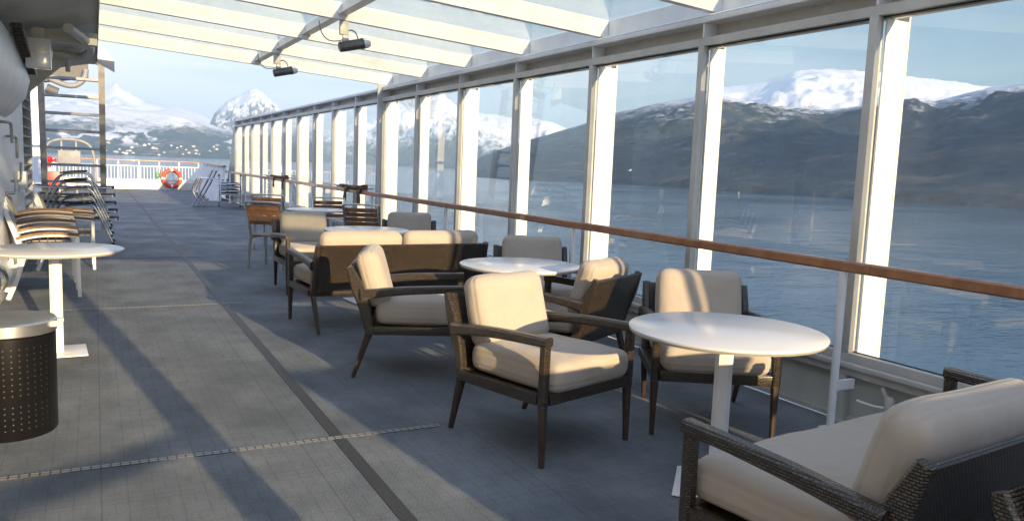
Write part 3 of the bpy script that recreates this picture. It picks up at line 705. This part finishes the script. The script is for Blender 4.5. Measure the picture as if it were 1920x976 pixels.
part('latch', M['cream'], bn, lambda b: (box2(b, (.205, -.11, .57), (.245, -.07, .60), .004), box2(b, (.235, -.06, .585), (.268, -.02, .605), .004)))

# ------------------------------------------------------------ stacked teak armchairs with white frames
def stackchair(label, group):
    t = thing('stacking_armchair', label, 'armchair', (0, 0, 0), 0, group)
    Wt = M['white']
    for s in (-1, 1):
        x = s*.285
        part('leg', Wt, t, lambda b: loft(b, [(x, -.27, 0), (x, -.26, .625)], [(.024, .036), (.024, .036)], up=(0, 1, 0)))
        part('back_leg', Wt, t, lambda b: loft(b, smoothpts([(x, .36, 0), (x, .27, .22), (x, .22, .42), (x, .27, .62), (x, .36, .88)], 2), (.024, .045), up=(0, 1, 0)))
        part('armrest', M['teakchair'], t, lambda b: loft(b, smoothpts([(x, -.28, .645), (x, -.08, .665), (x, .12, .655), (x, .28, .61)], 2), (.045, .026), up=(0, 0, 1)))
        part('arm_support', Wt, t, lambda b: loft(b, smoothpts([(x, -.275, .622), (x, -.08, .64), (x, .12, .63), (x, .28, .585)], 2), (.026, .022), up=(0, 0, 1)))
    for i in range(7):
        xx = -.225+.075*i
        part('back_slat', M['weathered'], t, lambda b: loft(b, [(xx, .245, .50), (xx, .29, .67), (xx, .357, .865)], (.06, .012), up=(1, 0, 0)))
    part('top_rail', Wt, t, lambda b: box2(b, (-.285, .345, .866), (.285, .372, .90), .006))
    part('seat_rail', Wt, t, lambda b: (box2(b, (-.27, -.265, .39), (.27, -.24, .43)), box2(b, (-.27, .2, .39), (.27, .225, .43))))
    for i in range(6):
        y = -.20+.072*i
        part('seat_slat', M['weathered'], t, lambda b: box2(b, (-.265, y-.03, .431), (.265, y+.03, .445), .003))
    return t
GS = 'stacked teak armchairs with white frames'
names = ['lowest', 'second', 'third', 'topmost']
st = stackchair('lowest teak armchair in the stack of four behind the left round table', GS)
st.location = (-.44, 9.56, 0); st.rotation_euler = (0, 0, R(90+2))
for i in range(1, 4):
    o = copy_tree(st, (-.44-.018*i, 9.56+.10*i, .062*i), R(92), '%s teak armchair in the stack of four behind the left round table' % names[i])
    
for i in range(2):
    copy_tree(st, (-.30, 11.72+.06*i, .072*i), R(91), ['lower', 'upper'][i]+' teak armchair in the farther stack of two beside the wall')

# ------------------------------------------------------------ navy tubular recliners, stacked
def recliner(label, group):
    t = thing('folding_recliner', label, 'deck chair', (0, 0, 0), 0, group)
    A_ = M['alu']
    for s in (-1, 1):
        x = s*.30
        part('side_frame', A_, t, lambda b: tube(b, smoothpts([(x, .30, .20), (x, .12, .56), (x, .02, .63), (x, -.28, .66), (x, -.36, .62), (x, -.46, .40), (x, -.62, .02)], 3), .014, 8))
        part('arm_pad', M['dark'], t, lambda b: loft(b, smoothpts([(x, .06, .645), (x, -.1, .668), (x, -.30, .678)], 2), (.05, .022), up=(0, 0, 1)))
        part('foot_cap', M['dark'], t, lambda b: tube(b, [(x, -.605, .052), (x, -.625, .008)], .018, 8))
        part('seat_tube', A_, t, lambda b: tube(b, smoothpts([(x*.86, -.66, .42), (x*.86, -.2, .40), (x*.86, .3, .41), (x*.86, .46, .43)], 1), .012, 8))
    part('cross_tube', A_, t, lambda b: (tube(b, [(-.26, -.66, .42), (.26, -.66, .42)], .012, 8), tube(b, [(-.26, .46, .43), (.26, .46, .43)], .012, 8), tube(b, [(-.3, -.5, .30), (.3, -.5, .30)], .01, 8)))
    part('sling', M['navy'], t, lambda b: loft(b, smoothpts([(0, -.70, .425), (0, -.55, .42), (0, -.2, .40), (0, .2, .41), (0, .42, .43)], 1), (.50, .035), up=(0, 0, 1)))
    part('sling_pattern', M['white'], t, lambda b: [box2(b, (-.26, -.64+.08*i, .424), (.26, -.62+.08*i, .4275-.002*(i % 2))) for i in range(6)])
    return t
GR = 'navy folding recliners stacked by the left wall'
rc = recliner('lowest navy recliner in the stack beside the ladder', GR); rc.location = (-.36, 14.7, 0); rc.rotation_euler = (0, 0, R(88))
for i in range(1, 5):
    copy_tree(rc, (-.36-.015*i, 14.7+.03*i, .125*i), R(88), ['', 'second', 'third', 'fourth', 'topmost'][i]+' navy recliner in the stack beside the ladder' + (', counted from below' if i < 4 else ', black arms on top'))
for i in range(4):
    o = copy_tree(rc, (3.50, 24.6-.02*i, .10*i), R(-8+180), ['lowest', 'second lowest', 'second highest', 'topmost'][i]+' navy recliner in the far stack near the end of the handrail')
    o['group'] = 'navy folding recliners stacked near the far end of the handrail'
for i in range(2):
    o = copy_tree(rc, (3.15+.12*i, 25.3, .0), R(75), ['left', 'right'][i]+' navy recliner folded upright beside the far stack')
    o['group'] = 'navy folding recliners leaning near the far stack'; o.rotation_euler = (R(-62), 0, R(80)); o.location.z = .25

# ------------------------------------------------------------ left deckhouse wall
wl = thing('deckhouse_wall', 'white steel deckhouse wall with door and louvres along the left edge', 'wall', (-.85, 0, 0))
part('wall_plate', M['white'], wl, lambda b: (box2(b, (-4.5, -9, 0), (0, 12.7, 3.6)), box2(b, (-4.5, 14.35, 0), (-.15, 14.6, 3.4))))
part('kick_plate', M['greypaint'], wl, lambda b: box2(b, (.001, 3.5, 0), (.02, 12.7, .10)))
dr = part('door', M['white'], wl, lambda b: box2(b, (.002, 8.6, .22), (.045, 10.5, 2.15), .02))
part('door_frame', M['cream'], dr, lambda b: (box2(b, (.001, 8.48, .12), (.03, 8.59, 2.27), .005), box2(b, (.001, 10.51, .12), (.03, 10.62, 2.27), .005), box2(b, (.001, 8.59, 2.16), (.03, 10.51, 2.27), .005)))
for y, z, dz in ((9.2, 1.75, -.2), (9.75, 1.62, -.22), (9.5, 1.05, .22), (10.2, 1.15, .2), (9.2, .55, -.2), (10.2, .7, -.2)):
    part('dog_lever', M['steel'], dr, lambda b: tube(b, smoothpts([(.04, y, z), (.11, y, z), (.13, y+.12, z), (.13, y+.14, z+dz)], 2), .014, 8))
lv = part('louvre_panel', M['cream'], wl, lambda b: (box2(b, (-.3, 12.75, 0), (-.28, 14.34, 3.3)), box2(b, (-.27, 12.71, 0), (0, 12.75, 3.3)), box2(b, (-.27, 14.31, 0), (.0, 14.34, 3.3))))
for i in range(22):
    z = .18+.135*i
    part('louvre_slat', M['cream'], lv, lambda b: prism(b, [(-.2, 12.755, z+.075), (.0, 12.755, z-.005), (.01, 12.755, z+.01), (-.2, 12.755, z+.09)], (0, 1.55, 0)))
part('junction_box', M['white'], wl, lambda b: (box2(b, (.0, 10.9, .55), (.06, 11.25, .8), .01), box2(b, (.0, 11.7, 1.0), (.09, 11.95, 1.22), .01)))
part('pipe', M['white'], wl, lambda b: (tube(b, smoothpts([(.05, 7.2, .28), (.05, 9.0, .22), (.1, 10.6, .35), (.05, 11.6, .5), (.0, 12.4, .5)]), .05, 12), tube(b, [(.08, 5, .75), (.08, 8.3, .75)], .02, 8), tube(b, [(.05, 8.2, .05), (.05, 8.2, 2.6)], .018, 8)))
part('hose_reel', M['steel'], wl, lambda b: (tube(b, smoothpts([(.05, 8.0, .5), (.14, 8.1, .45), (.14, 8.3, .3), (.05, 8.4, .2)]), .02, 8), tube(b, smoothpts([(.05, 7.4, .55), (.14, 7.5, .5), (.14, 7.7, .35), (.05, 7.8, .25)]), .02, 8)))

# overhanging platform above the left side
ov = thing('overhead_platform', 'grey steel platform overhanging the top left corner of the deck', 'platform', (0, 0, 0))
part('soffit', M['greypaint'], ov, lambda b: prism(b, [(.055, 2, 2.84), (.055, 14.0, 2.84), (-.35, 14.0, 2.75), (-.86, 14.0, 2.62), (-2.2, 14, 2.62), (-2.2, 2, 2.62), (-.86, 2, 2.62), (-.35, 2, 2.75)][::1], (0, 0, .5)), smooth=False)
part('edge_plate', M['greypaint'], ov, lambda b: box2(b, (.056, 2, 2.80), (.066, 13.9, 3.3)))
part('brace', M['greypaint'], ov, lambda b: prism(b, [(-.84, 11.6, 2.05), (-.1, 11.6, 2.77), (-.84, 11.6, 2.77)], (0, .03, 0)))
part('crossbeam', M['greypaint'], ov, lambda b: box2(b, (-.85, 9.6, 2.60), (.05, 9.75, 2.72)))
part('flap', M['cream'], ov, lambda b: prism(b, [(.07, 13.95, 3.18), (.07, 13.95, 2.84), (.30, 13.95, 2.72), (.30, 13.95, 2.90)], (0, .03, 0)))
part('bent_pipe', M['greypaint'], ov, lambda b: tube(b, smoothpts([(-.45, 10.9, 2.62), (-.1, 11.0, 2.60), (.0, 10.3, 2.62), (-.05, 9.6, 2.64), (-.2, 8.9, 2.66)]), .045, 12))
part('pin', M['cream'], ov, lambda b: tube(b, [(-.28, 11.9, 2.70), (-.28, 11.9, 2.50)], .03, 10))
bx = thing('control_box', 'small white electric box fixed under the overhanging platform', 'electric box', (-.47, 9.3, 2.42))
part('box_body', M['lampglass'], bx, lambda b: (box2(b, (-.11, -.09, -.13), (.11, .09, .16), .02)))
part('clip', M['steel'], bx, lambda b: (box2(b, (-.12, -.04, -.02), (-.111, .04, .06)), box2(b, (.111, -.04, -.02), (.12, .04, .06)), box2(b, (-.07, -.1, .02), (-.01, -.091, .035)), box2(b, (.01, -.1, .02), (.07, -.091, .035))))
part('mount', M['greypaint'], bx, lambda b: box2(b, (-.05, -.05, .161), (.05, .05, .26)))
ck = thing('cable_chain', 'dark ladder like cable chain running up beside the pale curved plate', 'cable chain', (-.62, 8.2, 2.2))
part('chain_rail', M['gunmetal'], ck, lambda b: (loft(b, [(0, 0, .35), (.0, 1.8, .08)], (.012, .03)), loft(b, [(.09, 0, .35), (.09, 1.8, .08)], (.012, .03))))
for i in range(18): part('chain_link', M['black'], ck, lambda b: box2(b, (.01, .1*i, .35-.015*i-.02), (.08, .1*i+.05, .35-.015*i+.02)))
cp = thing('curved_plate', 'large pale curved steel plate at the top left edge', 'steel plate', (-.84, 0, 0))
def cplate(b):
    prof = [(0, 1.78), (.10, 1.86), (.22, 2.02), (.26, 2.2), (.2, 2.5), (.1, 2.62), (0, 2.62)]
    prism(b, [(x, 6.4, z) for x, z in prof], (0, 3.4, 0))
part('plate', M['white'], cp, cplate)

# stair ladder
M['tread'] = mat('worn_grey_tread', (.34, .34, .33), .6, var=.3)
ld = thing('ship_ladder', 'steep grey metal ship ladder with flat treads at left', 'ladder', (0, 0, 0))
def stile(x0, x1):
    return lambda b: prism(b, [(x0, 17.0, .0), (x0, 17.18, .0), (x0, 16.38, 3.25), (x0, 16.2, 3.25)], (x1-x0, 0, 0))
part('stile', M['steel'], ld, stile(-.86, -.76)); part('stile', M['steel'], ld, stile(.09, .19))
for i in range(10):
    z = .30+.305*i; y = 17.08-.8*(z/3.25)
    part('tread', M['tread'], ld, lambda b: box2(b, (-.759, y-.10, z), (.089, y+.08, z+.048), .004))

# structures beyond the ladder
dv = thing('davit', 'second grey overhang with bent pipe seen through the ladder', 'davit', (0, 0, 0))
M['darkgrey'] = mat('dark_grey_paint', (.10, .105, .10), .6, var=.2)
M['midgrey'] = mat('mid_grey_paint', (.24, .25, .26), .55, var=.2)
part('bracket_plate', M['darkgrey'], dv, lambda b: prism(b, [(-1.3, 24, 3.2), (-.1, 24, 3.42), (-.1, 24, 3.95), (-.6, 24, 3.85), (-1.3, 24, 3.7)], (0, .5, 0)))
part('bent_pipe', M['midgrey'], dv, lambda b: tube(b, smoothpts([(-1.1, 23.9, 3.35), (-.5, 23.8, 3.1), (-.2, 23.8, 3.3), (-.15, 23.8, 3.6)]), .07, 12))
part('lamp', M['darkgrey'], dv, lambda b: (tube(b, [(-1.05, 23.7, 3.05), (-.8, 23.7, 2.95)], .12, 14), box2(b, (-1.3, 23.6, 3.2), (-1.0, 23.9, 3.6), .03)))
mp_ = thing('white_mast', 'white vertical mast post beyond the ladder', 'mast', (-1.25, 23.5, 0))
part('mast_post', M['white'], mp_, lambda b: box2(b, (-.12, -.1, 0), (.10, .1, 4.6), .01))
hp = thing('hoop_frame', 'grey rounded pipe hoop holding a flat box at the deck end', 'pipe frame', (0, 0, 0))
part('hoop', M['midgrey'], hp, lambda b: tube(b, smoothpts([(-1.45, 30, 0), (-1.45, 30, 1.5), (-1.2, 30, 1.86), (-.3, 30, 1.86), (.02, 30, 1.5), (.02, 30, 0)], 3), .05, 10))
part('box', M['midgrey'], hp, lambda b: (box2(b, (-1.05, 29.9, 1.05), (-.4, 30.1, 1.5), .02), box2(b, (-.97, 29.98, 1.5), (-.92, 30.02, 1.85)), box2(b, (-.55, 29.98, 1.5), (-.5, 30.02, 1.85)), box2(b, (-.97, 29.98, 0), (-.92, 30.02, 1.05)), box2(b, (-.55, 29.98, 0), (-.5, 30.02, 1.05))))
hy = thing('fire_hydrant', 'small red hydrant valve on the far rail left of the ladder', 'hydrant', (-1.28, 29.5, .95))
part('body', M['red'], hy, lambda b: (lathe(b, [(.06, 0), (.06, .18), (.09, .22), (.09, .3), (.05, .34)], n=16), tube(b, [(0, 0, .2), (.2, 0, .24)], .04, 8)))
part('pipe', M['white'], hy, lambda b: tube(b, [(0, 0, -.95), (0, 0, 0)], .05, 10))
fb = thing('fire_box', 'dark red fire equipment box behind the recliner stack', 'fire box', (-1.15, 28.5, .32))
part('box_body', M['red'], fb, lambda b: box2(b, (-.2, -.12, 0), (.2, .12, .52), .01))
part('stand', M['greypaint'], fb, lambda b: [box2(b, (sx*.18-.015, -.02, -.32), (sx*.18+.015, .02, 0)) for sx in (-1, 1)])

# aft railing
rl = thing('aft_railing', 'white railing with orange wooden top across the deck end', 'railing', (0, 37.2, 0))
part('wooden_rail', M['teak'], rl, lambda b: box2(b, (-4, -.05, 1.17), (4.05, .05, 1.215), .01))
part('coaming', M['cream'], rl, lambda b: (box2(b, (-4, -.1, 0), (4.1, .1, .22)), box2(b, (-4, -.06, .221), (4.1, .06, .30))))
part('bar', M['white'], rl, lambda b: (box2(b, (-4, -.015, .96), (4, .015, .985)), box2(b, (-4, -.015, .40), (4, .015, .42))))
part('baluster', M['white'], rl, lambda b: [box2(b, (-3.9+.125*i-.008, -.008, .421), (-3.9+.125*i+.008, .008, .959)) for i in range(64)], smooth=False)
bpy.data.objects[[o.name for o in COL.objects if o.name.startswith('baluster')][0]]['kind'] = 'stuff'
for i in range(11):
    x = -3.8+.78*i
    part('rail_post', M['white'], rl, lambda b: box2(b, (x-.018, -.035, .301), (x+.018, -.016, 1.169)))
part('lower_panel', M['white'], rl, lambda b: box2(b, (-4, .03, .301), (4.05, .04, .40)))
# lifebuoy
lb = thing('lifebuoy', 'red and white lifebuoy hanging on the far white railing', 'lifebuoy', (2.92, 37.05, .49), 0)
def torus(b, a0, a1, R_, r_, n=16, m=14):
    P = [(R_*math.cos(a0+(a1-a0)*i/n), 0, R_*math.sin(a0+(a1-a0)*i/n)) for i in range(n+1)]; 
    rings = []
    for i, p in enumerate(P):
        a = a0+(a1-a0)*i/n; rad = Vector((math.cos(a), 0, math.sin(a)))
        rings.append([b.verts.new(Vector(p)+rad*r_*math.cos(2*math.pi*k/m)+Vector((0, 1, 0))*r_*math.sin(2*math.pi*k/m)) for k in range(m)])
    for A, B in zip(rings, rings[1:]):
        for k in range(m): b.faces.new((A[k], A[(k+1) % m], B[(k+1) % m], B[k]))
    b.faces.new(rings[0]); b.faces.new(rings[-1][::-1])
for i in range(4):
    c = R(90*i+45)
    part('ring_segment', M['orange'], lb, lambda b: torus(b, c-R(37), c+R(37), .34, .085))
    part('white_band', M['tabletop'], lb, lambda b: torus(b, c+R(37.5), c+R(52.5), .34, .089, 6))
part('rope', M['cream'], lb, lambda b: (tube(b, smoothpts([(0, -.06, .42), (.02, -.08, .1), (.12, -.08, -.12), (.3, -.09, -.34)]), .02, 6), tube(b, smoothpts([(-.36, -.05, .05), (-.3, -.09, .0), (-.25, -.08, -.2)]), .012, 6)))
ll = thing('lifebuoy_light', 'small green and white lifebuoy light beside the red ring', 'lifebuoy light', (2.36, 37.05, .6), 0)
part('lamp_body', M['green'], ll, lambda b: lathe(b, [(.05, -.1), (.09, -.06), (.09, .06), (.05, .12)], n=16))
part('holder', M['teakchair'], ll, lambda b: box2(b, (.1, -.03, -.1), (.17, .03, .26), .01))

# white bulwark at the far right end of the deck
wb = thing('end_bulwark', 'white ribbed bulwark wall between the far railing and the windscreen', 'bulwark', (0, 0, 0))
def bul(b):
    prism(b, [(4.0, 36.9, 0), (4.25, 36.9, 1.15), (4.28, 36.9, 1.15), (4.12, 36.9, 0)], (-.35, -8.4, 0))
part('bulwark_plate', M['white'], wb, bul)
for q in (.0, .2, .4, .6, .8, .98): part('bulwark_rib', M['white'], wb, lambda b: prism(b, [(3.75-.35*q, 36.9-8.4*q, 0), (3.99-.35*q, 36.9-8.4*q, 0), (4.24-.35*q, 36.9-8.4*q, 1.14), (4.12-.35*q, 36.9-8.4*q, 1.14)], (0, .05, 0)))
part('top_rail', M['teak'], wb, lambda b: loft(b, [(4.24, 37.0, 1.18), (3.87, 28.4, 1.18)], (.12, .05)))
part('raking_fin', M['greypaint'], wb, lambda b: prism(b, [(4.2, 28.3, 2.5), (4.2, 28.6, 2.5), (4.2, 30.6, .0), (4.2, 28.3, 0)], (.05, 0, 0)))

# ------------------------------------------------------------ unseen blockers added behind the viewer to shade the deck
ws = thing('shade_panel', 'white panel added behind the viewer to shade the seats and deck', 'light_blocker', (0, -1.35, 0))  # added panel, its height set by the shade wanted on seats and deck
part('panel', M['white'], ws, lambda b: box2(b, (2.12, -.03, .0), (3.9, .03, 1.43), .01))
part('cap', M['teak'], ws, lambda b: box2(b, (2.11, -.05, 1.431), (3.91, .05, 1.47), .008))
fr_ = thing('shade_post', 'white post with side rail added behind the viewer for its shadow', 'post', (1.27, -1.35, 0))  # added post and rail, placed for the shadow stripes on the deck
part('post', M['white'], fr_, lambda b: box2(b, (-.09, -.09, 0), (.09, .09, 2.93), .01))
part('side_rail', M['teak'], fr_, lambda b: loft(b, smoothpts([(-.09, 0, 1.22), (-.4, 0, 1.16), (-.95, 0, 1.10)]), (.06, .07)))
part('rail_post', M['white'], fr_, lambda b: tube(b, [(-.95, 0, 0), (-.95, 0, 1.07)], .025))
vt = thing('shade_column', 'white column added behind the viewer to cast shade on the deck', 'shade_column', (-.05, -1.0, 0))  # added column, stands in for the viewer's own shadow on the deck
part('column_body', M['white'], vt, lambda b: lathe(b, [(.22, 0), (.22, 1.25), (.2, 1.3)], n=32))
part('column_top', M['white'], vt, lambda b: lathe(b, [(.12, 1.3), (.16, 1.38), (.16, 1.5), (.08, 1.58)], n=32))

# ------------------------------------------------------------ haze
hz = bpy.data.materials.new('fjord_haze'); hz.use_nodes = True; n = hz.node_tree.nodes; n.clear()
ho = n.new('ShaderNodeOutputMaterial'); pv = n.new('ShaderNodeVolumePrincipled')
pv.inputs['Density'].default_value = 8.5e-5; pv.inputs['Color'].default_value = (.47, .73, 1, 1); pv.inputs['Anisotropy'].default_value = 0
hz.node_tree.links.new(pv.outputs[0], ho.inputs['Volume'])
bm = bmesh.new(); box2(bm, (-17500, -17500, SEA-8), (17500, 17500, 1030)); o = finish(bm, 'haze', hz, smooth=False); o['kind'] = 'stuff'
